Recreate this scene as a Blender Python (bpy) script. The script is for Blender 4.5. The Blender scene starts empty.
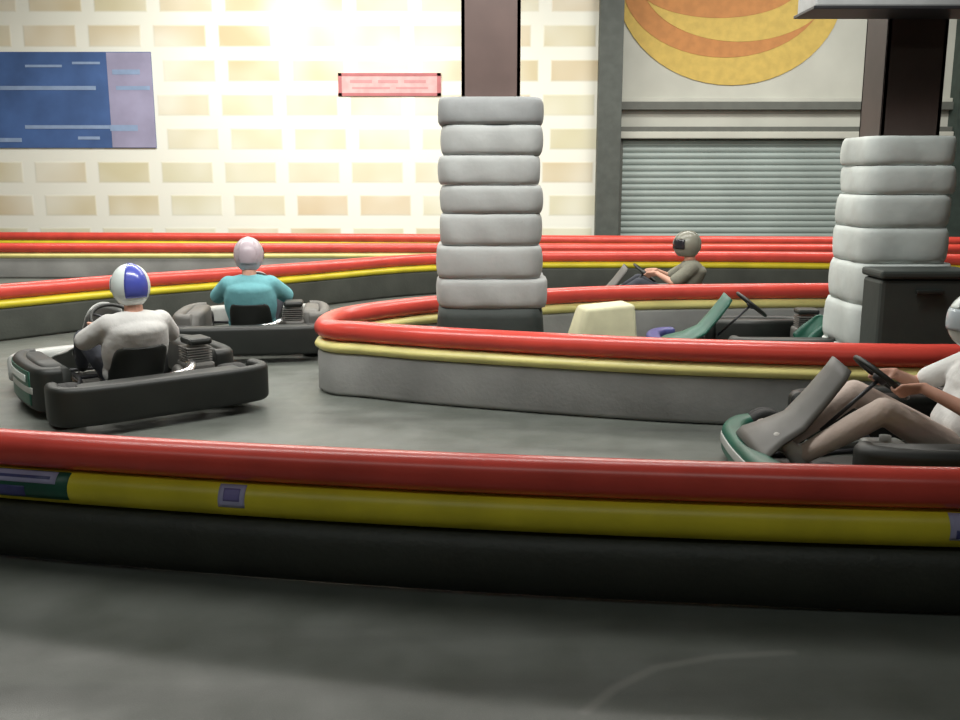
import bpy, bmesh, math, random
from math import sin, cos, pi, radians
from mathutils import Vector, Matrix, Quaternion
random.seed(4)
sc = bpy.context.scene
C = sc.collection
# ------------------------------------------------------------------ camera
F = 950.0; HOR = 177.0; CZ = 1.65
TH = math.atan((360-HOR)/F)
cd = bpy.data.cameras.new('camera'); cam = bpy.data.objects.new('camera', cd); C.objects.link(cam)
cam.location = (0, 0, CZ); cam.rotation_euler = (pi/2-TH, 0, 0)
cd.sensor_width = 36; cd.lens = F/960*36; cd.clip_end = 200
sc.camera = cam
def ray(px, py):
    a = (px-480)/F; b = (360-py)/F
    return Vector((a, cos(TH)+b*sin(TH), -sin(TH)+b*cos(TH)))
def at(px, py, z=0.0):
    r = ray(px, py); t = (z-CZ)/r.z
    return Vector((r.x*t, r.y*t, z))
def atY(px, py, Y):
    r = ray(px, py); t = Y/r.y
    return Vector((r.x*t, Y, CZ+r.z*t))
# ------------------------------------------------------------------ materials
def mat(name, col, rough=.5, metal=0, var=.12, scale=6, col2=None, bump=0, bscale=40, coat=0, spec=.5):
    m = bpy.data.materials.new(name); m.use_nodes = True
    N = m.node_tree.nodes; L = m.node_tree.links
    b = N['Principled BSDF']
    b.inputs['Roughness'].default_value = rough; b.inputs['Metallic'].default_value = metal
    b.inputs['Coat Weight'].default_value = coat; b.inputs['Specular IOR Level'].default_value = spec
    tc = N.new('ShaderNodeTexCoord'); nz = N.new('ShaderNodeTexNoise'); nz.inputs['Scale'].default_value = scale
    nz.inputs['Detail'].default_value = 5
    L.new(tc.outputs['Object'], nz.inputs['Vector'])
    rp = N.new('ShaderNodeMix'); rp.data_type = 'RGBA'
    c2 = col2 if col2 else tuple(c*(1-var) for c in col)
    mr = N.new('ShaderNodeMapRange'); mr.inputs[1].default_value = .35; mr.inputs[2].default_value = .65
    L.new(nz.outputs['Fac'], mr.inputs[0]); L.new(mr.outputs[0], rp.inputs['Factor'])
    rp.inputs['A'].default_value = (*col, 1); rp.inputs['B'].default_value = (*c2, 1)
    L.new(rp.outputs['Result'], b.inputs['Base Color'])
    if bump:
        n2 = N.new('ShaderNodeTexNoise'); n2.inputs['Scale'].default_value = bscale; n2.inputs['Detail'].default_value = 4
        L.new(tc.outputs['Object'], n2.inputs['Vector'])
        bp = N.new('ShaderNodeBump'); bp.inputs['Strength'].default_value = bump; bp.inputs['Distance'].default_value = .02
        L.new(n2.outputs['Fac'], bp.inputs['Height']); L.new(bp.outputs['Normal'], b.inputs['Normal'])
    return m
M = {}
M['red'] = mat('red_plastic', (.70, .075, .055), .27, var=.2, scale=3, spec=.5)
M['yellow'] = mat('yellow_plastic', (.74, .62, .03), .38, var=.22, scale=3)
M['paleyellow'] = mat('lit_yellow_plastic', (.80, .72, .27), .38, var=.2, scale=3)  # paler copy of the yellow, with stronger light put into its colour
M['blackrubber'] = mat('black_rubber', (.030, .032, .025), .5, var=.3, scale=4, bump=.15)
M['greyrubber'] = mat('grey_rubber', (.33, .33, .32), .6, var=.4, scale=1.2, bump=.12)
M['darkrubber'] = mat('dark_rubber', (.06, .065, .055), .6, var=.3, scale=3, bump=.12)
M['tyre'] = mat('tyre_rubber', (.015, .015, .015), .75, bump=.2)
M['rim'] = mat('rim_alloy', (.45, .45, .45), .35, metal=.8)
M['steel'] = mat('dark_steel', (.05, .05, .055), .45, metal=.5)
M['chrome'] = mat('bright_steel', (.6, .6, .6), .25, metal=1)
M['blackplastic'] = mat('black_plastic', (.013, .015, .013), .5, var=.3)
M['greyplastic'] = mat('grey_plastic', (.13, .125, .115), .5, var=.2)
M['silverplastic'] = mat('silver_plastic', (.42, .43, .41), .4, var=.2)
M['green'] = mat('dark_green_plastic', (.012, .10, .065), .4, var=.3)
M['blueplastic'] = mat('blue_plastic', (.07, .075, .24), .4, var=.3)
M['lilac'] = mat('lilac_print', (.42, .40, .62), .5, var=.2)
M['skin'] = mat('skin', (.60, .32, .23), .5, var=.12, scale=12)
M['whiteshirt'] = mat('white_cotton', (.72, .72, .70), .85, var=.08, bump=.4, bscale=14)
M['greyshirt'] = mat('pale_grey_cotton', (.56, .55, .53), .85, var=.1, bump=.4, bscale=14)
M['cyanshirt'] = mat('light_blue_cotton', (.16, .42, .46), .85, var=.12, bump=.4, bscale=14)
M['oliveshirt'] = mat('olive_grey_cotton', (.19, .19, .15), .85, var=.12, bump=.4, bscale=14)
M['beigetrousers'] = mat('beige_trousers', (.58, .47, .41), .85, var=.15, bump=.4, bscale=14)
M['darktrousers'] = mat('dark_trousers', (.04, .045, .06), .85, bump=.4, bscale=14)
M['greytrousers'] = mat('grey_trousers', (.30, .31, .33), .85, bump=.4, bscale=14)
M['shoe'] = mat('shoe_leather', (.45, .43, .40), .6)
M['darkshoe'] = mat('dark_shoe', (.03, .03, .03), .6)
M['sole'] = mat('shoe_sole', (.1, .1, .1), .8)
M['helmetwhite'] = mat('white_helmet_shell', (.66, .72, .70), .25, var=.05, coat=.3)
M['helmetblue'] = mat('blue_helmet_shell', (.07, .09, .42), .25, var=.2, coat=.3)
M['helmetpink'] = mat('pinkish_grey_helmet_shell', (.45, .38, .42), .3, var=.1)
M['helmetolive'] = mat('olive_helmet_shell', (.22, .22, .18), .3, var=.1)
M['palevisor'] = mat('pale_visor', (.50, .56, .60), .12)
M['visor'] = mat('smoked_visor', (.02, .02, .025), .12)
M['padwhite'] = mat('white_padding', (.40, .41, .40), .7, var=.16, scale=2.5, bump=.35, bscale=6)
M['padgrey'] = mat('pale_grey_padding', (.30, .31, .31), .7, var=.16, scale=2.5, bump=.35, bscale=6)
M['padlight'] = mat('bright_white_padding', (.52, .56, .54), .7, var=.22, scale=2.5, bump=.35, bscale=6)
M['padblack'] = mat('black_padding', (.028, .036, .032), .7, bump=.3, bscale=6)
M['colbrown'] = mat('brown_painted_steel', (.125, .080, .070), .55, var=.25, scale=2)
M['coldark'] = mat('dark_brown_painted_steel', (.060, .040, .034), .6, var=.3, scale=2)
M['beamgrey'] = mat('grey_beam_paint', (.42, .43, .43), .6, var=.15)
M['fascia'] = mat('cream_fascia', (.52, .52, .46), .7, var=.12, scale=1)
M['linedark'] = mat('dark_metal_trim', (.12, .125, .11), .6)
M['shutter'] = mat('grey_green_shutter', (.33, .385, .365), .5, metal=.1, var=.12, scale=1.2)
M['pillar'] = mat('grey_green_pillar', (.085, .095, .085), .6, var=.2)
M['bay'] = mat('dark_green_wall', (.045, .065, .055), .7, var=.3)
M['plaster'] = mat('plaster', (.5, .5, .46), .8, var=.1, scale=1)
M['ceil'] = mat('ceiling_paint', (.35, .35, .33), .9)
M['bannerblue'] = mat('blue_banner', (.065, .14, .36), .6, var=.35, scale=1.1)
M['bannerlilac'] = mat('lilac_banner', (.36, .34, .50), .6, var=.2, scale=1.5)
M['bannerwhite'] = mat('pale_blue_print', (.28, .38, .58), .6)
M['signprint'] = mat('pink_print', (.58, .27, .28), .6)
M['signred'] = mat('red_print', (.46, .14, .15), .6)
M['signpink'] = mat('pink_board', (.72, .42, .42), .6, var=.2)
M['logoyellow'] = mat('ochre_paint', (.60, .42, .10), .7, var=.15)
M['logoorange'] = mat('orange_paint', (.52, .22, .065), .7, var=.15)
M['cream'] = mat('cream_foam', (.62, .60, .40), .7, var=.15)

def floor_mat():
    m = mat('asphalt', (.085, .088, .080), .5, var=.0)
    N = m.node_tree.nodes; L = m.node_tree.links; b = N['Principled BSDF']
    tc = N.new('ShaderNodeTexCoord')
    def noise(s, d, vec=None):
        n = N.new('ShaderNodeTexNoise'); n.inputs['Scale'].default_value = s; n.inputs['Detail'].default_value = d
        L.new(vec or tc.outputs['Object'], n.inputs['Vector']); return n
    def mix(f, A, B):
        x = N.new('ShaderNodeMix'); x.data_type = 'RGBA'
        for k, v in (('Factor', f), ('A', A), ('B', B)):
            if isinstance(v, (tuple, float)): x.inputs[k].default_value = v
            else: L.new(v, x.inputs[k])
        return x.outputs['Result']
    def rng(o, a, bb, c=0, d=1):
        r = N.new('ShaderNodeMapRange'); L.new(o, r.inputs[0])
        for i, v in enumerate((a, bb, c, d)): r.inputs[i+1].default_value = v
        return r.outputs[0]
    mp = N.new('ShaderNodeMapping'); mp.inputs['Scale'].default_value = (.25, 2.2, 1); L.new(tc.outputs['Object'], mp.inputs['Vector'])
    c = mix(rng(noise(3, 8).outputs['Fac'], .3, .7), (.098, .108, .093, 1), (.145, .155, .140, 1))
    c = mix(rng(noise(1.5, 3, mp.outputs['Vector']).outputs['Fac'], .5, .75, 0, .5), c, (.05, .05, .048, 1))
    c = mix(rng(noise(160, 2).outputs['Fac'], .55, .75, 0, .35), c, (.2, .2, .19, 1))
    # worn pale scuff line on the near lane
    pts = [at(x, y) for x, y in ((585, 712), (615, 688), (655, 668), (715, 657), (792, 652))]
    dmin = None
    def vm(op, a, bb=None):
        n = N.new('ShaderNodeVectorMath'); n.operation = op
        for i, v in enumerate((a, bb)):
            if v is None: continue
            if isinstance(v, (tuple, Vector)): n.inputs[i].default_value = tuple(v)
            else: L.new(v, n.inputs[i])
        return n
    def ma(op, a, bb=None, clamp=False):
        n = N.new('ShaderNodeMath'); n.operation = op; n.use_clamp = clamp
        for i, v in enumerate((a, bb)):
            if v is None: continue
            if isinstance(v, (int, float)): n.inputs[i].default_value = v
            else: L.new(v, n.inputs[i])
        return n.outputs[0]
    for a, e in zip(pts[:-1], pts[1:]):
        d = e-a
        ap = vm('SUBTRACT', tc.outputs['Object'], a).outputs[0]
        t = ma('MULTIPLY', vm('DOT_PRODUCT', ap, d).outputs['Value'], 1/d.length_squared, True)
        sc_ = N.new('ShaderNodeVectorMath'); sc_.operation = 'SCALE'; sc_.inputs[0].default_value = tuple(d); L.new(t, sc_.inputs['Scale'])
        ln = vm('LENGTH', vm('SUBTRACT', ap, sc_.outputs[0]).outputs[0]).outputs['Value']
        dmin = ln if dmin is None else ma('MINIMUM', dmin, ln)
    c = mix(rng(dmin, .008, .028, .5, 0), c, (.22, .22, .2, 1))
    L.new(c, b.inputs['Base Color'])
    L.new(rng(noise(5, 4).outputs['Fac'], .3, .7, .36, .52), b.inputs['Roughness'])
    bp = N.new('ShaderNodeBump'); bp.inputs['Strength'].default_value = .25; bp.inputs['Distance'].default_value = .004
    L.new(noise(220, 3).outputs['Fac'], bp.inputs['Height']); L.new(bp.outputs['Normal'], b.inputs['Normal'])
    return m
def block_mat():
    m = mat('painted_blockwork', (.8, .8, .7), .75, var=0)
    N = m.node_tree.nodes; L = m.node_tree.links; b = N['Principled BSDF']
    tc = N.new('ShaderNodeTexCoord'); mp = N.new('ShaderNodeMapping')
    mp.inputs['Rotation'].default_value = (pi/2, 0, 0); mp.inputs['Location'].default_value = (.25, .22, 0)
    sx = N.new('ShaderNodeSeparateXYZ'); cx = N.new('ShaderNodeCombineXYZ')
    L.new(tc.outputs['Object'], sx.inputs[0]); L.new(sx.outputs['X'], cx.inputs['X']); L.new(sx.outputs['Z'], cx.inputs['Y'])
    br = N.new('ShaderNodeTexBrick'); L.new(cx.outputs[0], br.inputs['Vector'])
    br.offset = .12; br.inputs['Scale'].default_value = 1
    br.inputs['Brick Width'].default_value = 1.36; br.inputs['Row Height'].default_value = .70
    br.inputs['Mortar Size'].default_value = .17; br.inputs['Mortar Smooth'].default_value = .35
    br.inputs['Bias'].default_value = -.1
    br.inputs['Color1'].default_value = (.64, .60, .40, 1); br.inputs['Color2'].default_value = (.62, .46, .27, 1)
    br.inputs['Mortar'].default_value = (.84, .84, .76, 1)
    nz = N.new('ShaderNodeTexNoise'); nz.inputs['Scale'].default_value = .55; L.new(tc.outputs['Object'], nz.inputs['Vector'])
    mr = N.new('ShaderNodeMapRange'); L.new(nz.outputs['Fac'], mr.inputs[0])
    mr.inputs[1].default_value = .35; mr.inputs[2].default_value = .65; mr.inputs[3].default_value = .05; mr.inputs[4].default_value = .7
    mx = N.new('ShaderNodeMix'); mx.data_type = 'RGBA'; L.new(mr.outputs[0], mx.inputs['Factor'])
    L.new(br.outputs['Color'], mx.inputs['A']); mx.inputs['B'].default_value = (.84, .84, .76, 1)
    L.new(mx.outputs['Result'], b.inputs['Base Color'])
    bp = N.new('ShaderNodeBump'); bp.inputs['Strength'].default_value = .3; bp.inputs['Distance'].default_value = .02; bp.invert = True
    L.new(br.outputs['Fac'], bp.inputs['Height']); L.new(bp.outputs['Normal'], b.inputs['Normal'])
    return m
M['floor'] = floor_mat(); M['blocks'] = block_mat()
# ------------------------------------------------------------------ mesh helpers
class MB:
    def __init__(s): s.v = []; s.f = []; s.sm = []
    def add(s, vs, fs, smooth=True):
        n = len(s.v); s.v += [tuple(v) for v in vs]
        for f in fs: s.f.append(tuple(i+n for i in f)); s.sm.append(smooth)
        return s
    def box(s, c, d, bev=.006, rot=None, taper=None):
        bm = bmesh.new(); bmesh.ops.create_cube(bm, size=1)
        for v in bm.verts:
            k = 1
            if taper and v.co.z > 0: k = taper
            v.co = Vector((v.co.x*d[0]*k, v.co.y*d[1]*k, v.co.z*d[2]))
        if bev: bmesh.ops.bevel(bm, geom=bm.edges[:], offset=bev, segments=2, affect='EDGES', profile=.5)
        q = rot.to_matrix() if rot else Matrix.Identity(3)
        vs = [q @ v.co + Vector(c) for v in bm.verts]; bm.verts.index_update()
        fs = [[v.index for v in f.verts] for f in bm.faces]; bm.free()
        return s.add(vs, fs, False)
    def ell(s, c, r, rot=None, u=20, w=14):
        vs = []; fs = []
        q = rot.to_matrix() if rot else Matrix.Identity(3)
        for j in range(w+1):
            a = pi*j/w
            for i in range(u):
                b = 2*pi*i/u
                vs.append(q @ Vector((r[0]*sin(a)*cos(b), r[1]*sin(a)*sin(b), r[2]*cos(a))) + Vector(c))
        for j in range(w):
            for i in range(u):
                fs.append((j*u+i, (j+1)*u+i, (j+1)*u+(i+1) % u, j*u+(i+1) % u))
        return s.add(vs, fs)
    def tube(s, pts, r, n=12, closed=False, caps=True):
        pts = [Vector(p) for p in pts]; m = len(pts)
        rs = r if isinstance(r, (list, tuple)) else [r]*m
        up = None; vs = []; fs = []
        for i, p in enumerate(pts):
            if closed: t = pts[(i+1) % m]-pts[i-1]
            else: t = pts[min(i+1, m-1)]-pts[max(i-1, 0)]
            t.normalize()
            if up is None:
                up = Vector((0, 0, 1)) if abs(t.z) < .9 else Vector((1, 0, 0))
            a = (up-t*up.dot(t)).normalized(); up = a; b = t.cross(a)
            for k in range(n):
                g = 2*pi*k/n; vs.append(p+(a*cos(g)+b*sin(g))*rs[i])
        for i in range(m if closed else m-1):
            j = (i+1) % m
            for k in range(n):
                fs.append((i*n+k, i*n+(k+1) % n, j*n+(k+1) % n, j*n+k))
        if not closed and caps:
            fs.append(tuple(range(n))[::-1]); fs.append(tuple((m-1)*n+k for k in range(n)))
        return s.add(vs, fs)
    def cap(s, p0, p1, r0, r1, n=14):
        p0 = Vector(p0); p1 = Vector(p1); d = (p1-p0)
        if d.length < 1e-5: return s.ell(p0, (r0, r0, r0))
        t = d.normalized(); pts = []; rs = []
        for k in range(5):
            a = pi/2*(1-k/4); pts.append(p0-t*r0*sin(a)); rs.append(max(r0*cos(a), r0*.02))
        for k in range(5):
            a = pi/2*k/4; pts.append(p1+t*r1*sin(a)); rs.append(max(r1*cos(a), r1*.02))
        return s.tube(pts, rs, n)
    def lathe(s, prof, c, axis, n=28):
        # prof: (radius, along)
        ax = Vector(axis).normalized(); a = ax.orthogonal().normalized(); b = ax.cross(a)
        m = len(prof); vs = []; fs = []
        for r, h in prof:
            for k in range(n):
                g = 2*pi*k/n; vs.append(Vector(c)+ax*h+(a*cos(g)+b*sin(g))*r)
        for i in range(m-1):
            for k in range(n): fs.append((i*n+k, i*n+(k+1) % n, (i+1)*n+(k+1) % n, (i+1)*n+k))
        return s.add(vs, fs)
    def sweep(s, path, section, closed=False, smooth=True):
        # path: horizontal points; section: closed list of (out, z), out measured to the right of travel
        m = len(path); n = len(section); vs = []; fs = []
        for i, p in enumerate(path):
            if closed: t = path[(i+1) % m]-path[i-1]
            else: t = path[min(i+1, m-1)]-path[max(i-1, 0)]
            t = Vector((t.x, t.y, 0)).normalized(); o = Vector((t.y, -t.x, 0))
            for u, z in section: vs.append(Vector((p.x, p.y, 0))+o*u+Vector((0, 0, z)))
        for i in range(m if closed else m-1):
            j = (i+1) % m
            for k in range(n): fs.append((i*n+k, j*n+k, j*n+(k+1) % n, i*n+(k+1) % n))
        if not closed:
            fs.append(tuple(range(n))[::-1]); fs.append(tuple((m-1)*n+k for k in range(n)))
        return s.add(vs, fs, smooth)
    def build(s, name, m, parent=None, fix=True):
        me = bpy.data.meshes.new(name); me.from_pydata(s.v, [], s.f); me.update()
        if fix:
            bm = bmesh.new(); bm.from_mesh(me); bmesh.ops.recalc_face_normals(bm, faces=bm.faces[:]); bm.to_mesh(me); bm.free()
        me.polygons.foreach_set('use_smooth', s.sm); me.materials.append(m)
        o = bpy.data.objects.new(name, me); C.objects.link(o)
        if parent: o.parent = parent
        return o
def tag(o, label=None, cat=None, group=None, kind=None):
    if label: o['label'] = label
    if cat: o['category'] = cat
    if group: o['group'] = group
    if kind: o['kind'] = kind
    return o
def empty(name, loc=(0, 0, 0), rz=0, **k):
    o = bpy.data.objects.new(name, None); C.objects.link(o); o.location = loc; o.rotation_euler = (0, 0, rz)
    o.empty_display_size = .2
    return tag(o, **k)
def struct(o, label, cat=None): return tag(o, label, cat, kind='structure')
def remeshed(mb, voxel, smooth=5):
    o = mb.build('tmp', M['skin'], None)
    md = o.modifiers.new('r', 'REMESH'); md.mode = 'VOXEL'; md.voxel_size = voxel
    ms = o.modifiers.new('s', 'SMOOTH'); ms.iterations = smooth; ms.factor = .5
    dg = bpy.context.evaluated_depsgraph_get(); dg.update()
    me = bpy.data.meshes.new_from_object(o.evaluated_get(dg))
    me.polygons.foreach_set('use_smooth', [True]*len(me.polygons))
    me.materials.clear()
    bpy.data.objects.remove(o)
    return me
def from_mesh(name, me, m, parent):
    d = me.copy(); d.materials.clear(); d.materials.append(m)
    o = bpy.data.objects.new(name, d); C.objects.link(o); o.parent = parent; return o
def spline(pts, n=8, closed=False):
    P = [Vector(p) for p in pts]; out = []; m = len(P)
    for i in range(m if closed else m-1):
        if closed: a, b, c, d = P[i-1], P[i], P[(i+1) % m], P[(i+2) % m]
        else: a, b, c, d = P[max(i-1, 0)], P[i], P[i+1], P[min(i+2, m-1)]
        for k in range(n):
            t = k/n
            out.append(.5*((2*b)+(c-a)*t+(2*a-5*b+4*c-d)*t*t+(3*b-3*c+d-a)*t**3))
    if not closed: out.append(P[-1])
    return out
# ------------------------------------------------------------------ the hall
WY = 20.8; WX = 15.0; CH = 7.0; BY = -8.0
xP0 = atY(596, 150, WY).x; xP1 = atY(619, 150, WY).x
xS1 = atY(952, 150, WY).x
def plane_box(name, lo, hi, m, label, cat='wall', bev=0):
    lo = Vector(lo); hi = Vector(hi)
    return struct(MB().box((lo+hi)/2, hi-lo, bev).build(name, m), label)
plane_box('floor', (-WX, BY, -.2), (WX, WY+2, 0), M['floor'], 'grey worn tarmac floor of the kart hall')
plane_box('ceiling', (-WX, BY, CH), (WX, WY+2, CH+.2), M['ceil'], 'grey ceiling of the hall')
plane_box('wall_left', (-WX-.2, BY, 0), (-WX, WY+2, CH), M['plaster'], 'plain pale left wall')
plane_box('wall_right', (WX, BY, 0), (WX+.2, WY+2, CH), M['plaster'], 'plain pale right wall')
plane_box('wall_front', (-WX, BY-.2, 0), (WX, BY, CH), M['plaster'], 'plain wall behind the viewer')
plane_box('wall_back', (-WX, WY, 0), (xP0, WY+.3, CH), M['blocks'], 'bright cream wall of large tan and white blocks')
plane_box('trim_1', (xP0, WY-.25, 0), (xP1, WY+.3, CH), M['pillar'], 'dark grey-green pillar at the end of the block wall', bev=.01)
zz = lambda py: atY(720, py, WY+.2).z
plane_box('wall_bay', (xP1, WY+.3, 0), (xS1, WY+.5, CH), M['fascia'], 'cream wall above and behind the roller shutter')
plane_box('wall_green', (xS1, WY-.1, 0), (WX, WY+.3, CH), M['bay'], 'dark green wall right of the roller shutter')
plane_box('trim_2', (xP1, WY+.1, zz(110)), (xS1, WY+.3, zz(102)), M['linedark'], 'dark ledge under the painted sign', bev=.01)
plane_box('trim_3', (xP1, WY+.16, zz(102)), (xS1, WY+.3, zz(98)), M['fascia'], 'pale strip above the dark ledge', bev=.01)
# shutter
sh = empty('door_1', (0, 0, 0)); struct(sh, 'grey-green roller shutter of narrow horizontal slats')
top = zz(140)
m = MB(); n = int(top/.13); sec = []
vs = []; fs = []
for i in range(n*8+1):
    z = .04+(top-.04)*i/(n*8); y = WY+.2-.035*abs(sin(pi*i/8))**.6
    vs += [(xP1+.08, y, z), (xS1-.08, y, z)]
for i in range(n*8): fs.append((2*i, 2*i+1, 2*i+3, 2*i+2))
m.add(vs, fs, False); m.build('shutter_curtain', M['shutter'], sh)
for x in (xP1+.05, xS1-.05): MB().box((x, WY+.17, top/2), (.1, .14, top), .008).build('guide_rail', M['linedark'], sh)
MB().box(((xP1+xS1)/2, WY+.1, (zz(132)+zz(139))/2), (xS1-xP1-.02, .3, zz(132)-zz(139)), .02).build('shutter_box', M['fascia'], sh)
MB().box(((xP1+xS1)/2, WY+.13, (zz(127)+zz(132))/2), (xS1-xP1-.02, .2, zz(127)-zz(132)), .01).build('box_lip', M['linedark'], sh)
MB().box(((xP1+xS1)/2, WY+.19, .05), (xS1-xP1-.2, .06, .1), .01).build('bottom_bar', M['linedark'], sh)
# painted oval sign
sg = empty('wall_sign', atY(733, 20, WY+.3), label='orange and yellow oval sign above the grey roller shutter', cat='sign')
def ellipse(cx, cy, a, b, Y0, th, name, m, n=56, ztop=None):
    o = sg.location; mb = MB(); ring = []
    for k in range(n):
        g = 2*pi*k/n; p = atY(cx+a*cos(g), cy+b*sin(g), WY); ring.append(Vector((p.x, 0, p.z)))
    vs = [Vector((p.x-o.x, Y0-o.y, p.z-o.z)) for p in ring]+[Vector((p.x-o.x, Y0-th-o.y, p.z-o.z)) for p in ring]
    fs = [tuple(range(n)), tuple(range(n, 2*n))[::-1]]+[(k, (k+1) % n, n+(k+1) % n, n+k) for k in range(n)]
    mb.add(vs, fs, False); return mb.build(name, m, sg)
ellipse(734, -20, 116, 104, WY+.3, .03, 'oval_board', M['logoyellow'])
ellipse(728, -20, 104, 76, WY+.268, .008, 'orange_band', M['logoorange'])
ellipse(742, -22, 98, 62, WY+.259, .008, 'yellow_band', M['logoyellow'])
ellipse(722, -20, 84, 36, WY+.250, .008, 'orange_centre', M['logoorange'])
# blue banner
def wallbox(mb, x0, y0, x1, y1, Y, th, org, bev=.005):
    a = atY(x0, y0, Y); b = atY(x1, y1, Y)
    return mb.box(((a.x+b.x)/2-org[0], Y-th/2-org[1], (a.z+b.z)/2-org[2]), (abs(b.x-a.x), th, abs(a.z-b.z)), bev)
o = atY(60, 148, WY)
bn = empty('banner', o, label='blue and lilac banner on the block wall', cat='banner')
wallbox(MB(), -50, 52, 157, 148, WY-.012, .028, o).build('banner_sheet', M['bannerblue'], bn)
tag(wallbox(MB(), 106, 52.5, 156.5, 147.5, WY-.04, .006, o, 0).build('banner_panel', M['bannerlilac'], bn), 'lilac end panel')
for x0, x1, y, h in ((-40, 96, 88, 4), (25, 110, 127, 3.5), (-30, 22, 140, 4), (78, 100, 138, 3), (25, 62, 66, 2.5), (72, 100, 63, 2.5), (112, 140, 72, 5), (116, 150, 88, 4), (110, 138, 128, 6)):
    wallbox(MB(), x0, y-h/2, x1, y+h/2, WY-.046, .004, o, 0).build('print_line', M['bannerwhite'], bn)
o = atY(388, 96, WY)
sn = empty('small_sign', o, label='small pink sign with red border on the block wall left of the brown column', cat='sign')
wallbox(MB(), 338, 73, 441, 96, WY, .03, o).build('sign_board', M['signpink'], sn)
mb = MB()
for q in ((338, 73, 441, 76), (338, 93, 441, 96), (338, 73, 342, 96), (437, 73, 441, 96)): wallbox(mb, *q, WY-.03, .008, o, 0)
mb.build('sign_border', M['signred'], sn)
mb = MB()
for q in ((350, 80, 372, 83), (378, 80, 398, 83), (404, 80, 426, 83), (352, 87, 390, 89), (396, 87, 428, 89)): wallbox(mb, *q, WY-.03, .005, o, 0)
mb.build('sign_print', M['signprint'], sn)
# ------------------------------------------------------------------ barriers
def circ(r, cu, cz, n=20, ry=None): return [(cu+r*cos(2*pi*k/n), cz+(ry or r)*sin(2*pi*k/n)) for k in range(n)]
def rrect(w, z0, z1, r=.03):
    out = []
    for cx, cz, a0 in ((w/2-r, z1-r, 0), (-w/2+r, z1-r, 90), (-w/2+r, z0+r, 180), (w/2-r, z0+r, 270)):
        for k in range(5):
            a = radians(a0+k*22.5); out.append((cx+r*cos(a), cz+r*sin(a)))
    return out
def barrier(pix, label, kind='plain', skirt='darkrubber', joints=2.4, ymat='yellow'):
    path = spline([at(x, y, .58) for x, y in pix], 14)
    for p in path: p.z = 0
    # resample evenly
    L = [0]
    for a, b in zip(path[:-1], path[1:]): L.append(L[-1]+(b-a).length)
    N = int(L[-1]/.12); pr = []; j = 0
    for i in range(N+1):
        d = L[-1]*i/N
        while j < len(L)-2 and L[j+1] < d: j += 1
        t = (d-L[j])/max(L[j+1]-L[j], 1e-6); pr.append(path[j].lerp(path[j+1], t))
    org = pr[len(pr)//2].copy(); org.z = 0
    loc = [p-org for p in pr]
    t = empty('track_barrier', org, label=label, cat='barrier', group='red and yellow track barriers')
    MB().sweep(loc, circ(.078, 0, .502)).build('top_pipe', M['red'], t)
    if kind == 'near':
        MB().sweep(loc, circ(.076, 0, .348, ry=.076)).build('middle_pipe', M['yellow'], t)
        MB().sweep(loc, circ(.085, 0, .138, 24, ry=.134)).build('rubber_skirt', M[skirt], t)
    else:
        MB().sweep(loc, circ(.078, 0, .375, ry=.048)).build('middle_pipe', M[ymat], t)
        MB().sweep(loc, rrect(.11, .005, .335)).build('rubber_skirt', M[skirt], t)
    return t, loc, org
near, nloc, norg = barrier([(-420, 398), (-200, 414), (0, 429), (240, 443), (480, 454), (720, 462), (960, 468), (1200, 471), (1500, 470)],
    'nearest red and yellow barrier, running across the foreground', 'near', 'blackrubber')
barrier([(1330, 284), (1100, 284), (960, 283), (830, 283), (700, 284), (600, 286), (500, 291), (430, 296), (375, 302), (340, 308), (324, 316), (334, 320), (362, 321.5), (410, 325), (480, 329), (600, 335), (700, 339), (860, 343), (960, 344), (1060, 341), (1200, 336), (1400, 328)],
    'red and yellow barrier curving around the padded columns', skirt='greyrubber', ymat='paleyellow')
barrier([(-300, 305), (-150, 295), (0, 284), (100, 276), (200, 269.5), (300, 262.5), (400, 255), (480, 252), (545, 251), (700, 251), (830, 252), (960, 254), (1300, 259)],
    'red and yellow barrier sloping down to the left behind the two left karts', skirt='darkrubber', ymat='yellow')
barrier([(-350, 243), (0, 243), (250, 243), (430, 243), (600, 243.5), (830, 244), (1060, 244.5)],
    'straight red and yellow barrier in front of the farthest one', skirt='greyrubber', ymat='paleyellow')
barrier([(-200, 232), (0, 232), (250, 233), (430, 234), (600, 235.5), (830, 236.5), (1000, 237)],
    'farthest red barrier, along the foot of the block wall', skirt='darkrubber')
# stickers on the near yellow pipe
def sticker(px0, px1, a0, a1, m, lab=None, r=.0775, rz=.0775):
    # patch following the pipe's camera side between two picture columns
    W = [p+norg for p in nloc]
    def col(p): return 480+F*p.x/(p.y*cos(TH)+(CZ-.35)*sin(TH))
    idx = [(p, col(p)) for p in W if p.y > .5]
    def pos(px):
        for (a, ca), (b, cb) in zip(idx[:-1], idx[1:]):
            if min(ca, cb) <= px <= max(ca, cb): return a.lerp(b, (px-ca)/(cb-ca))
    n = 8; pts = [pos(px0+(px1-px0)*i/n) for i in range(n+1)]
    vs = []; fs = []; k = 6
    for i, p in enumerate(pts):
        t = (pts[min(i+1, n)]-pts[max(i-1, 0)]).normalized(); o = Vector((t.y, -t.x, 0))
        if o.y > 0: o = -o
        for j in range(k+1):
            a = radians(a0+(a1-a0)*j/k)
            vs.append(p-norg+o*r*cos(a)+Vector((0, 0, .348+rz*sin(a))))
    for i in range(n):
        for j in range(k): fs.append((i*(k+1)+j, (i+1)*(k+1)+j, (i+1)*(k+1)+j+1, i*(k+1)+j+1))
    o = MB().add(vs, fs).build('sticker', m, near)
    md = o.modifiers.new('s', 'SOLIDIFY'); md.thickness = .001; md.offset = -1
    if lab: tag(o, lab)
sticker(-60, 78, -35, 65, M['green'], 'green backing sticker', .0768, .0768)
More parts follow.
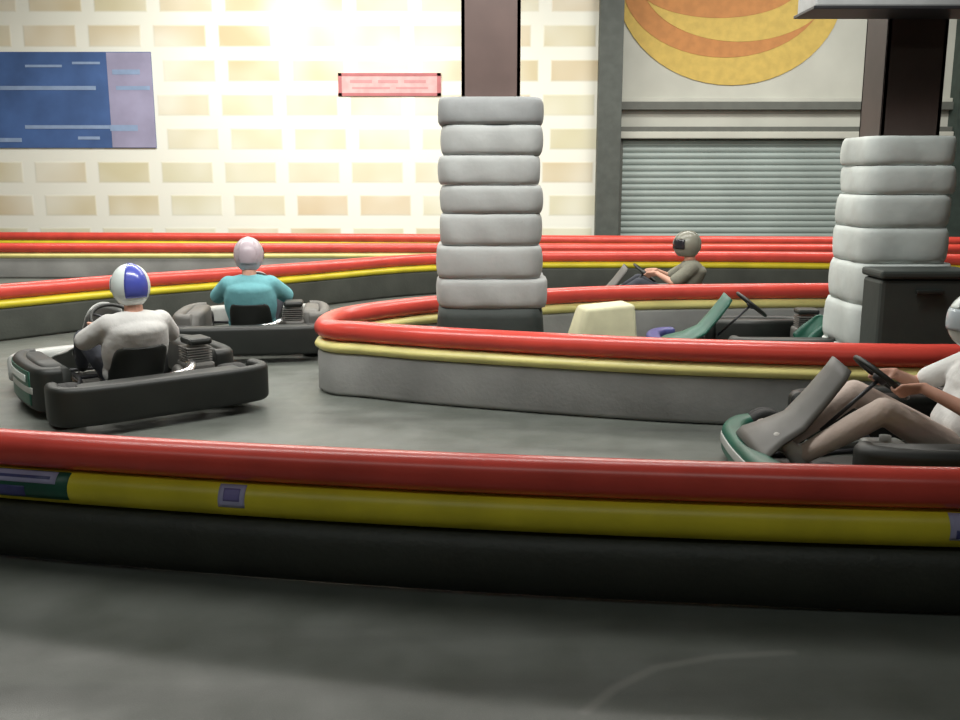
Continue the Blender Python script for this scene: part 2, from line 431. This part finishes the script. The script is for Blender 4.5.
sticker(-60, 66, 20, 62, M['lilac'], 'pale lilac strip', .078, .078)
sticker(-60, 36, -30, 8, M['blueplastic'], 'dark blue strip', .078, .078)
sticker(-60, 60, 34, 44, M['blueplastic'], 'thin dark blue strip', .0785, .0785)
sticker(226, 252, -15, 60, M['lilac'], 'lilac sticker')
M['violet'] = mat('violet_print', (.20, .17, .42), .5)
sticker(231, 247, 5, 45, M['violet'], 'dark centre of the lilac sticker', .078, .078)
sticker(942, 975, -20, 62, M['lilac'], 'lilac sticker at the right end')
sticker(948, 975, -15, 10, M['blueplastic'], 'blue strip', .078, .078)
# ------------------------------------------------------------------ columns
def padring(w, h, z, jx, jy, m, parent):
    # soft square ring bulging between its seams
    vs = []; fs = []; n = 48; lv = 9
    for j in range(lv):
        t = j/(lv-1); bulge = .022*sin(pi*t)**.4-.012
        for k in range(n):
            a = 2*pi*k/n; e = 6
            r = (abs(cos(a))**e+abs(sin(a))**e)**(-1/e)
            wob = .006*sin(5*a+z*7)+.005*sin(9*a+z*13+3*t)
            R = w/2*r*.96+bulge+wob
            vs.append((jx+R*cos(a), jy+R*sin(a), z+h*t))
    for j in range(lv-1):
        for k in range(n): fs.append((j*n+k, j*n+(k+1) % n, (j+1)*n+(k+1) % n, (j+1)*n+k))
    fs.append(tuple(range(n))[::-1]); fs.append(tuple((lv-1)*n+k for k in range(n)))
    return MB().add(vs, fs).build('pad', m, parent)
def colplace(px, s): # scale s px/m at floor
    return at(px, HOR+s*CZ)
p1 = colplace(490, 120)
def hshape(w, d, H, name, m, parent=None):
    mb = MB()
    mb.box((0, -d/2+.012, H/2), (w, .024, H), .003); mb.box((0, d/2-.012, H/2), (w, .024, H), .003); mb.box((-w/2+.015, 0, H/2), (.03, d, H), .003); mb.box((w/2-.015, 0, H/2), (.03, d, H), .003)
    return mb.build(name, m, parent)
c1 = empty('support_column', p1, label='brown steel column rising from the white padding left of centre', cat='column')
hshape(.46, .40, CH, 'shaft', M['colbrown'], c1)
MB().box((0, 0, .012), (.6, .6, .024), .004).build('base_plate', M['steel'], c1)
pd = empty('column_padding', p1, label='tall stack of grey-white pads wrapped around the left column', cat='padding', group='column padding')
zlist = [(2.26, 2.05, .86, 'padgrey'), (2.05, 1.82, .84, 'padwhite'), (1.82, 1.59, .84, 'padwhite'), (1.59, 1.37, .84, 'padwhite'), (1.37, 1.12, .85, 'padwhite'), (1.12, .86, .89, 'padwhite'), (.86, .625, .93, 'padwhite')]
k1 = (p1.y*cos(TH)+1.0*sin(TH))/(F/120)
for i, (a, b, w, mm) in enumerate(zlist): padring(w*.985, a-b-.006, b, .012*sin(i*2.3), .01*cos(i), M[mm], pd)
tag(padring(.90, .615, .004, 0, 0, M['padblack'], pd), 'black bottom pad')
p2 = colplace(878, 124)
c2 = empty('support_column', p2, label='dark brown steel column rising from the white padding at the right edge', cat='column')
hshape(.45, .42, CH, 'shaft', M['coldark'], c2)
MB().box((0, 0, .012), (.64, .6, .024), .004).build('base_plate', M['steel'], c2)
pd2 = empty('column_padding', p2, label='white padding wrapped around the right column, black box in front', cat='padding', group='column padding')
for i, (a, b, w, mm) in enumerate([(1.96, 1.74, .84, 'padlight'), (1.74, 1.52, .85, 'padlight'), (1.52, 1.27, .85, 'padlight'), (1.27, 1.00, .86, 'padlight'), (1.00, .68, .92, 'padlight'), (.68, .34, .95, 'padlight'), (.34, .004, .95, 'padlight')]):
    padring(w*.85, a-b-.006, b, .012*sin(i*1.7), .01*cos(i), M[mm], pd2)
# black bin in front of the right column
pb = colplace(908, 137)
bb = empty('storage_bin', pb, label='black box standing against the white padding of the right column', cat='box')
MB().box((0, 0, .47), (.68, .34, .93), .03, taper=1.0).build('body', M['padblack'], bb)
MB().box((0, 0, .97), (.70, .37, .06), .02).build('lid', M['padblack'], bb)
MB().box((0, -.19, .85), (.2, .03, .03), .008).build('handle', M['blackplastic'], bb)
# hanging beam box at the right column
q0 = atY(800, 17, p2.y-.32); q1 = atY(1010, 17, p2.y-.32)
hb = empty('beam_casing', ((q0.x+q1.x)/2, p2.y-.45, q0.z), label='grey boxed beam meeting the dark brown column, top right corner', cat='beam')
MB().box((0, 0, .23), (q1.x-q0.x, .40, .42), .012).build('casing', M['beamgrey'], hb)
MB().box((0, 0, .01), (q1.x-q0.x+.04, .44, .022), .004).build('lower_flange', M['steel'], hb)
MB().box((0, .12, (CH-q0.z+.44)/2), (.10, .10, CH-q0.z-.44), .006).build('hanger', M['steel'], hb)
# cream block in the island
pc = at(600, HOR+114*CZ)
cb = empty('foam_block', pc, rz=radians(12), label='cream foam wedge on the floor beside the left padded column', cat='block')
vs = [(-.34, -.2, 0), (.30, -.2, 0), (.30, .2, 0), (-.34, .2, 0), (-.18, -.16, .53), (.26, -.16, .56), (.26, .16, .56), (-.18, .16, .53)]
bm = bmesh.new(); bv = [bm.verts.new(v) for v in vs]
for f in ((0, 1, 5, 4), (1, 2, 6, 5), (2, 3, 7, 6), (3, 0, 4, 7), (4, 5, 6, 7), (3, 2, 1, 0)): bm.faces.new([bv[i] for i in f])
bmesh.ops.bevel(bm, geom=bm.edges[:], offset=.035, segments=4, affect='EDGES', profile=.5)
bm.verts.index_update()
MB().add([v.co.copy() for v in bm.verts], [[v.index for v in f.verts] for f in bm.faces]).build('foam', M['cream'], cb); bm.free()
MB().tube([(-.268, -.19, .24), (.285, -.193, .25), (.293, 0, .25), (.285, .193, .25), (-.268, .19, .24), (-.278, 0, .24)], .008, 8, closed=True).build('seam', M['silverplastic'], cb)
# ------------------------------------------------------------------ karts
def kart(loc, rz, label, col, scale=1, tail=0, nz=.25, nx=0):
    t = empty('go_kart', loc, rz=rz, label=label, cat='go-kart', group='go-karts on the track'); t.scale = (scale,)*3
    # frame
    mb = MB()
    for s in (-1, 1):
        mb.tube(spline([(-.80, s*.30, .10), (-.4, s*.31, .075), (.1, s*.30, .075), (.45, s*.20, .075), (.84, s*.18, .085)]), .015, 8)
        mb.tube([(.05, s*.31, .08), (.05, s*.52, .13)], .011, 8); mb.tube([(-.3, s*.31, .08), (-.3, s*.52, .13)], .011, 8)
    for x, w in ((-.78, .31), (-.38, .31), (.08, .3), (.82, .19), (.5, .2)): mb.tube([(x, -w, .08), (x, w, .08)], .014, 8)
    mb.build('chassis_frame', M['steel'], t)
    MB().box((.36, 0, .062), (.84, .42, .006), .002).build('floor_tray', M['greyplastic'], t)
    MB().tube([(-.62, -.58, .14), (-.62, .58, .14)], .018, 12).build('rear_axle', M['chrome'], t)
    mb = MB()
    mb.tube([(.60, -.46, .125), (.60, .46, .125)], .013, 8); mb.build('front_axle', M['steel'], t)
    # wheels
    for x, y, r, w in ((.60, .53, .125, .12), (.60, -.53, .125, .12), (-.62, .56, .14, .19), (-.62, -.56, .14, .19)):
        prof = [(r*.52, -w/2*.8), (r*.6, -w/2), (r*.86, -w/2), (r*.97, -w/2*.78), (r, -w/2*.45), (r, -w*.03), (r*.975, 0), (r, w*.03), (r, w/2*.45), (r*.97, w/2*.78), (r*.86, w/2), (r*.6, w/2), (r*.52, w/2*.8), (r*.52, -w/2*.8)]
        wh = MB().lathe(prof, (0, 0, 0), (0, 1, 0)).build('wheel', M['tyre'], t); wh.location = (x, y, r)
        mb = MB().lathe([(r*.5, -w*.38), (r*.53, -w*.36), (r*.53, w*.36), (r*.5, w*.38), (r*.44, w*.3), (r*.44, -w*.3), (r*.5, -w*.38)], (0, 0, 0), (0, 1, 0), 24)
        s = 1 if y > 0 else -1
        for k in range(5):
            a = 2*pi*k/5
            mb.box((cos(a)*r*.28, s*w*.22, sin(a)*r*.28), (r*.42, .012, r*.14), .003, rot=Quaternion((0, 1, 0), -a))
        mb.lathe([(0, w*.34*s), (r*.13, w*.34*s), (r*.16, w*.2*s), (r*.16, 0)], (0, 0, 0), (0, 1, 0), 16)
        mb.build('wheel_rim', M['rim'], wh)
    # bodywork
    def sec(w, z0, z1, r=.04): return rrect(w, z0, z1, r)
    nose = spline([(.78, .56, 0), (.90, .50, 0), (.98, .34, 0), (1.0, .12, 0), (1.0, -.12, 0), (.98, -.34, 0), (.90, -.50, 0), (.78, -.56, 0)], 6)
    nose = [p-Vector((nx, 0, 0)) for p in nose]
    MB().sweep(nose, sec(.13, .05, nz)).build('nose_fairing', M[col['nose']], t)
    MB().sweep([p+Vector((.062, 0, 0)) if abs(p.y) < .36 else p*1.0 for p in nose[8:-8]], rrect(.02, .12, .17, .008)).build('nose_stripe', M[col['stripe']], t)
    # bonnet from the nose up to the steering panel
    vs = []; fs = []
    prof = [(.99, .22, .30), (.90, .26, .28), (.76, .30, .22), (.64, .36, .17), (.54, .48, .15), (.45, .60, .14), (.42, .65, .12)]
    prof = [(x-nx*max(0, (x-.8)/.2)*.8, z, h) for x, z, h in prof]
    nn = 12
    for x, z, hw in prof:
        for k in range(nn+1):
            v = -1+2*k/nn; vs.append((x-.05*v*v, hw*v, z-.05*v*v))
    for i in range(len(prof)-1):
        for k in range(nn): a = i*(nn+1)+k; fs.append((a, a+1, a+nn+2, a+nn+1))
    o = MB().add(vs, fs).build('front_panel', M[col['panel']], t)
    md = o.modifiers.new('s', 'SOLIDIFY'); md.thickness = .012
    for s in (-1, 1):
        path = spline([(-.40, s*.52, 0), (-.38, s*.62, 0), (-.2, s*.655, 0), (.2, s*.645, 0), (.40, s*.58, 0), (.42, s*.50, 0)], 6)
        mb = MB(); mb.sweep(path, sec(.10, .05, .35, .045)).sweep([Vector((-.38, s*.53, 0)), Vector((.38, s*.53, 0))], sec(.16, .08, .335, .04))
        sp = mb.build('side_pod', M[col['pod']], t)
        st = [Vector((p.x, p.y+s*.051, 0)) for p in path[8:-8]]
        MB().sweep(st, rrect(.008, .17, .215, .003)).build('pod_stripe', M[col['stripe']], sp)
        if 'flash' in col:
            MB().sweep(st[-14:], rrect(.006, .09, .32, .003)).build('pod_panel', M[col['flash']], sp)
            MB().sweep([p+Vector((0, s*.006, 0)) for p in st[-12:]], rrect(.006, .24, .29, .003)).build('panel_stripe', M['helmetwhite'], sp)
    rear = spline([(-.74, .66, 0), (-.88, .67, 0), (-.97, .60, 0), (-1.0, .40, 0), (-1.0, 0, 0), (-1.0, -.40, 0), (-.97, -.60, 0), (-.88, -.67, 0), (-.74, -.66, 0)], 6)
    rear = [p+Vector((-tail*min(1, max(0, (-p.x-.74)/.15)), 0, 0)) for p in rear]
    MB().sweep(rear, sec(.085, .07, .32, .035)).build('rear_bumper', M[col['rear']], t)
    for s in (-1, 1): MB().tube([(-.78, s*.28, .10), (-.98-tail, s*.28, .16)], .014, 8).build('bumper_bracket', M['steel'], t)
    MB().box((-.86-tail/2, 0, .235), (.22+tail, 1.16, .13), .035, taper=.92).build('rear_cover', M[col['rear']], t)
    # seat
    prof = [(.06, .155, .17, .03), (-.06, .105, .18, .06), (-.20, .085, .19, .11), (-.32, .10, .19, .15), (-.40, .17, .19, .17), (-.44, .25, .185, .15), (-.475, .33, .18, .11), (-.50, .40, .165, .07), (-.51, .43, .13, .04)]
    pp = spline([(a, b, 0) for a, b, c, d in prof], 4); qq = spline([(c, d, 0) for a, b, c, d in prof], 4)
    vs = []; fs = []; nn = 16
    for i in range(len(pp)):
        tt = (pp[min(i+1, len(pp)-1)]-pp[max(i-1, 0)]).normalized(); nx, nz = -tt.y, tt.x
        if nx < 0 and nz < 0: nx, nz = -nx, -nz
        nx, nz = abs(tt.y), abs(tt.x)
        for k in range(nn+1):
            v = -1+2*k/nn; g = abs(v)**3*qq[i].y
            vs.append((pp[i].x+nx*g, qq[i].x*math.copysign(min(1, abs(v)*1.15)**.9, v), pp[i].y+nz*g))
    for i in range(len(pp)-1):
        for k in range(nn): a = i*(nn+1)+k; fs.append((a, a+1, a+nn+2, a+nn+1))
    o = MB().add(vs, fs).build('seat', M[col.get('seat', 'blackplastic')], t)
    md = o.modifiers.new('s', 'SOLIDIFY'); md.thickness = .014; md.offset = -1
    # steering
    ax = Vector((-.62, 0, .78)).normalized()
    wc = Vector((.175, 0, .545)); a = Vector((0, 1, 0)); b = ax.cross(a)
    sw = MB().tube([wc+(a*cos(2*pi*k/32)+b*sin(2*pi*k/32))*.155 for k in range(32)], .014, 10, closed=True).build('steering_wheel', M['blackplastic'], t)
    mb = MB()
    for g in (90, 210, 330):
        d = a*cos(radians(g))+b*sin(radians(g)); mb.tube([wc, wc+d*.15], .009, 8)
    mb.lathe([(0, .015), (.035, .015), (.04, -.01), (.03, -.03), (0, -.03)], wc, ax, 16)
    mb.build('wheel_spokes', M['steel'], sw)
    MB().tube([wc-ax*.02, wc-ax*.36+Vector((.06, 0, 0))], .011, 8).build('steering_column', M['steel'], t)
    for s in (-1, 1):
        mb = MB(); mb.tube([(.74, s*.13, .07), (.76, s*.13, .24)], .008, 8).box((.755, s*.13, .23), (.015, .07, .05), .004)
        mb.build('pedal', M['chrome'], t)
    # engine on the right behind the seat
    mb = MB(); mb.box((-.42, -.38, .19), (.24, .2, .2), .02)
    for k in range(6): mb.box((-.42, -.38, .30+k*.018), (.19, .18, .008), .002)
    mb.lathe([(0, .0), (.07, 0), (.075, .03), (.06, .05), (0, .05)], (-.42, -.27, .2), (0, 1, 0), 18)
    mb.build('engine', M['greyplastic'], t)
    MB().tube(spline([(-.5, -.30, .28), (-.62, -.28, .30), (-.74, -.20, .28), (-.78, .0, .26), (-.78, .16, .26)]), [.022]*12+[.045]*15+[.04]*6 if False else .03, 12).build('exhaust_pipe', M['chrome'], t)
    mb = MB(); mb.box((.13, 0, .14), (.22, .2, .14), .03).lathe([(0, .03), (.03, .03), (.03, 0)], (.13, 0, .21), (0, 0, 1), 14)
    mb.build('fuel_tank', M['silverplastic'], t)
    MB().box((-.42, -.39, .435), (.2, .17, .05), .02).build('air_filter', M['blackplastic'], t)
    return t
# ------------------------------------------------------------------ drivers
def person_meshes():
    out = {}
    HC = Vector((-.295, 0, .835))
    ax = Vector((-.62, 0, .78)).normalized(); wc = Vector((.175, 0, .545)); A = Vector((0, 1, 0)); B = ax.cross(A)
    b = MB()
    # torso
    b.cap((-.20, -.085, .185), (-.20, .085, .185), .105, .105)
    b.cap((-.25, -.07, .29), (-.25, .07, .29), .095, .095)
    b.cap((-.30, -.09, .40), (-.30, .09, .40), .10, .10)
    b.cap((-.325, -.10, .50), (-.325, .10, .50), .105, .105)
    b.cap((-.335, -.16, .585), (-.335, .16, .585), .066, .066)
    for s in (-1, 1): b.cap((-.20, s*.07, .19), (-.325, s*.08, .52), .095, .10)
    b.cap((-.335, 0, .60), (-.315, 0, .74), .068, .058)
    # head with face
    b.ell(HC, (.098, .076, .118)); b.ell(HC+Vector((.03, 0, -.06)), (.062, .055, .06))
    b.cap(HC+Vector((.085, 0, .012)), HC+Vector((.112, 0, -.022)), .010, .014)
    b.ell(HC+Vector((.082, 0, -.062)), (.016, .026, .008))
    for s in (-1, 1):
        b.ell(HC+Vector((.082, s*.03, .012)), (.013, .014, .010)); b.ell(HC+Vector((-.005, s*.078, -.01)), (.018, .01, .03))
    legs = {}
    for s in (-1, 1):
        sh = Vector((-.335, s*.175, .59)); el = Vector((-.13, s*.315, .445))
        ang = radians(18) if s > 0 else radians(162)
        rho = (A*cos(ang)+B*sin(ang)); Rm = wc+rho*.155; tau = ax.cross(rho)
        if tau.dot(B) < 0: tau = -tau
        wr = Rm-Vector((.085, 0, 0))+rho*.03+ax*.02-tau*.01
        b.cap(sh, el, .052, .040); b.cap(el, wr, .040, .027)
        for i in range(4):
            off = (i-1.5)*.021; ln = (1.0, 1.12, 1.05, .85)[i]
            k0 = Rm+tau*off+rho*.031+ax*.014
            b.cap(wr+tau*off*.5, k0, .018, .012)
            prev = k0; pr = .0105
            for q, g in enumerate((-35, -85, -140)):
                g = radians(g*ln); p = Rm+tau*off*.95+(rho*cos(g)+ax*sin(g))*.025
                b.cap(prev, p, pr, pr*.93, 8); prev = p; pr *= .93
        th0 = wr+ax*.015; th1 = Rm+tau*.052+(rho*cos(radians(60))+ax*sin(radians(60)))*.028; th2 = Rm+tau*.055+(rho*cos(radians(120))+ax*sin(radians(120)))*.026
        b.cap(th0, th1, .017, .012, 8); b.cap(th1, th2, .012, .010, 8)
        hp = Vector((-.19, s*.10, .18)); kn = Vector((.23, s*.205, .42)); an = Vector((.60, s*.135, .165)); to = Vector((.70, s*.13, .235))
        b.cap(hp, kn, .082, .056); b.cap(kn, kn.lerp(an, .35), .054, .055); b.cap(kn.lerp(an, .35), an, .053, .036)
        b.cap(an, to, .035, .027)
    out['body'] = remeshed(b, .0065, 3)
    # shirt
    c = MB(); g = .014
    c.cap((-.22, -.085, .225), (-.22, .085, .225), .108, .108)
    c.cap((-.25, -.075, .30), (-.25, .075, .30), .108+g, .108+g)
    c.cap((-.30, -.09, .40), (-.30, .09, .40), .108+g, .108+g)
    c.cap((-.325, -.10, .50), (-.325, .10, .50), .108+g, .108+g)
    c.cap((-.335, -.165, .582), (-.335, .165, .582), .068+g, .068+g)
    c.cap((-.335, -.05, .60), (-.335, .05, .60), .075, .075)
    for s in (-1, 1):
        sh = Vector((-.335, s*.175, .59)); el = Vector((-.13, s*.315, .445))
        c.cap(sh, sh.lerp(el, .72), .070, .064); c.cap((-.22, s*.07, .22), (-.325, s*.08, .52), .108, .115)
        c.cap((-.30, s*.15, .42), (-.335, s*.17, .56), .05, .06)
    out['shirt'] = remeshed(c, .009, 9)
    c = MB()
    for k in range(9):
        t = k/8; x = -.26-.10*t; z = .30+.24*t; w = .155+.02*sin(pi*t)
        c.ell((x, 0, z), (.155, w+.055, .09), u=28, w=18)
    c.ell((-.335, 0, .575), (.13, .235, .10), u=28, w=18); c.cap((-.335, -.05, .60), (-.335, .05, .60), .075, .075)
    c.cap((-.22, -.10, .235), (-.22, .10, .235), .11, .11)
    for s in (-1, 1):
        sh = Vector((-.335, s*.175, .585)); el = Vector((-.13, s*.315, .445))
        c.cap(sh, sh.lerp(el, .85), .078, .072)
    out['bigshirt'] = remeshed(c, .009, 14)
    d = MB()
    d.cap((-.20, -.085, .183), (-.20, .085, .183), .112, .112)
    for s in (-1, 1):
        hp = Vector((-.19, s*.10, .18)); kn = Vector((.23, s*.205, .42)); an = Vector((.60, s*.135, .165))
        d.cap(hp, kn, .094, .068); d.cap(kn, kn.lerp(an, .35), .066, .066); d.cap(kn.lerp(an, .35), kn.lerp(an, .93), .065, .050)
    out['trousers'] = remeshed(d, .009, 4)
    for s in (-1, 1):
        e = MB(); an = Vector((.60, s*.135, .165)); u = Vector((.10, 0, .07)).normalized()
        e.cap(an-u*.0, an+u*.14+Vector((.0, 0, .012)), .044, .034); e.cap(an+Vector((-.0, 0, -.02)), an+u*.05, .044, .042); e.cap(an+Vector((-.01, 0, .02)), an+u*.02, .045, .044)
        e.cap(an+u*.10+Vector((0, .01, 0)), an+u*.15+Vector((0, -.01, 0)), .034, .034)
        out['shoe%d' % s] = remeshed(e, .007, 3)
    # helmet shell
    def shell(r, keep, ext=0):
        vs = []; fs = []; n = 48; w = 32
        for j in range(w+1):
            a = pi*j/w
            for k in range(n):
                q = 2*pi*k/n; x = cos(q)*sin(a); y = sin(q)*sin(a); z = cos(a)
                ky = .128; kx = .158 if x > 0 else .145; kz = .150 if z > 0 else .158
                if z < 0 and x > 0: kx += .012*(-z)
                vs.append(HC+Vector((x*(kx+ext), y*(ky+ext), z*(kz+ext)+.005)))
        for j in range(w):
            for k in range(n):
                am = pi*(j+.5)/w; qm = 2*pi*(k+.5)/n
                if qm > pi: qm -= 2*pi
                if keep(math.degrees(am), abs(math.degrees(qm))):
                    fs.append((j*n+k, (j+1)*n+k, (j+1)*n+(k+1) % n, j*n+(k+1) % n))
        m = MB().add(vs, fs); return m
    out['helmet'] = shell(0, lambda a, q: a < 146 and not (68 < a < 104 and q < 66))
    out['visor'] = shell(0, lambda a, q: 66 < a < 106 and q < 74, .0035)
    out['stripe'] = shell(0, lambda a, q: a < 68 and (q < 24 or q > 145) or (68 <= a < 118 and q > 145), .0025)
    out['patch'] = shell(0, lambda a, q: (30 < a < 118 and 78 < q < 128), .0022)
    return out
PM = person_meshes()
def put(mb, name, m, parent, th=.006, off=1):
    o = mb.build(name, m, parent); bm = bmesh.new(); bm.from_mesh(o.data)
    bmesh.ops.delete(bm, geom=[v for v in bm.verts if not v.link_faces], context='VERTS'); bm.to_mesh(o.data); bm.free()
    md = o.modifiers.new('s', 'SOLIDIFY'); md.thickness = th; md.offset = off; return o
def driver(loc, rz, label, shirt, trousers, helmet, accent, shoe='darkshoe', patch=None, visor='visor', scale=1, fit='shirt'):
    t = empty('person', loc, rz=rz, label=label, cat='person', group='kart drivers'); t.scale = (scale,)*3
    from_mesh('body', PM['body'], M['skin'], t)
    from_mesh('shirt', PM[fit], M[shirt], t)
    from_mesh('trousers', PM['trousers'], M[trousers], t)
    for s in (-1, 1): from_mesh('shoe', PM['shoe%d' % s], M[shoe], t)
    h = put(PM['helmet'], 'helmet', M[helmet], t, .012, -1)
    put(PM['visor'], 'visor', M[visor], h, .003)
    put(PM['stripe'], 'helmet_stripe', M[accent], h, .002)
    if patch: put(PM['patch'], 'helmet_patch', M[patch], h, .002)
    return t
K1 = dict(flash='green', nose='silverplastic', stripe='silverplastic', panel='silverplastic', pod='blackplastic', rear='blackplastic')
K2 = dict(nose='silverplastic', stripe='silverplastic', panel='silverplastic', pod='greyplastic', rear='blackplastic')
K3 = dict(nose='green', stripe='silverplastic', panel='greyplastic', pod='blackplastic', rear='blackplastic')
K4 = dict(nose='blueplastic', stripe='lilac', panel='green', pod='blackplastic', rear='blueplastic', seat='green')
K5 = dict(nose='greyplastic', stripe='silverplastic', panel='greyplastic', pod='greyplastic', rear='blackplastic')
def place(px, s, phi, dx=0):
    # kart heading: 180 = left, smaller = turned away
    p = at(px, HOR+s*CZ); return (p.x, p.y, 0), radians(phi)
l, r = place(126, 133, 127)
kart(l, r, 'black kart with green side panel nearest the left edge, behind the foreground barrier', K1, 1.05)
driver(l, r, 'kart driver in pale grey T-shirt and blue and white helmet, seen from behind', 'greyshirt', 'darktrousers', 'helmetwhite', 'helmetblue', visor='palevisor', scale=1.05, fit='bigshirt')
l, r = place(256, 101, 98)
kart(l, r, 'dark grey kart seen from behind, farther back beyond the left black kart', K2, 1.06)
driver(l, r, 'kart driver in light blue T-shirt, seen from behind in the dark grey kart', 'cyanshirt', 'darktrousers', 'helmetpink', 'helmetpink', scale=1.1, fit='bigshirt')
l, r = place(907, 184, 178)
kart(l, r, 'black kart with green nose entering from the right edge', K3, 1.07, nz=.21, nx=.16)
driver(l, r, 'kart driver in white T-shirt and beige trousers at the right edge', 'whiteshirt', 'beigetrousers', 'helmetwhite', 'helmetwhite', shoe='shoe', visor='palevisor', scale=1.07)
l, r = place(768, 114, 177)
kart(l, r, 'empty dark kart with blue bumpers parked inside the curved barrier', K4)
l, r = place(658, 86, 172)
kart(l, r, 'grey kart mostly hidden behind the rear run of the curved barrier', K5)
driver(l, r, 'kart driver in olive grey, showing above the barrier between the two columns', 'oliveshirt', 'darktrousers', 'helmetolive', 'helmetolive', scale=1.05, fit='bigshirt')
# ------------------------------------------------------------------ light
def area(name, loc, sx, sy, power, col=(1, .97, .9), target=None):
    l = bpy.data.lights.new(name, 'AREA'); l.shape = 'RECTANGLE'; l.size = sx; l.size_y = sy; l.energy = power; l.color = col
    o = bpy.data.objects.new(name, l); C.objects.link(o); o.location = loc
    if target: o.rotation_euler = (Vector(target)-Vector(loc)).to_track_quat('-Z', 'Y').to_euler()
    return o
area('ceiling_lamp_wall', (-3.4, 16.8, 6.3), 6, 1.0, 400, (1, .98, .90), (-3.4, 20.8, 2.4))
area('bay_fill_light', (6.5, 16.5, 6.3), 5, .8, 260, (1, 1, .95), (6.5, 20.8, 2.0))  # added fill light that brightens the shutter and oval sign
area('ceiling_lamp_far', (-1, 14.5, 5.8), 18, .6, 950)
area('ceiling_lamp_middle', (-1.5, 9.8, 5.2), 12, .4, 560)
area('island_fill_light', (-1.0, 5.2, 4.8), 7, .35, 290, (1, 1, .96), (-1.6, 8.4, 0)).data.spread = radians(150)  # added fill light, aimed to brighten the curved barrier's front face
area('ceiling_lamp_rear', (-2, -1.5, 6.6), 12, .6, 130, (.93, 1, .95))
w = bpy.data.worlds.new('world'); sc.world = w; w.use_nodes = True
w.node_tree.nodes['Background'].inputs[0].default_value = (.5, .52, .5, 1); w.node_tree.nodes['Background'].inputs[1].default_value = .2
sc.view_settings.view_transform = 'Standard'; sc.view_settings.look = 'None'; sc.view_settings.gamma = 1
sc.view_settings.use_curve_mapping = False
sc.view_settings.exposure = 0
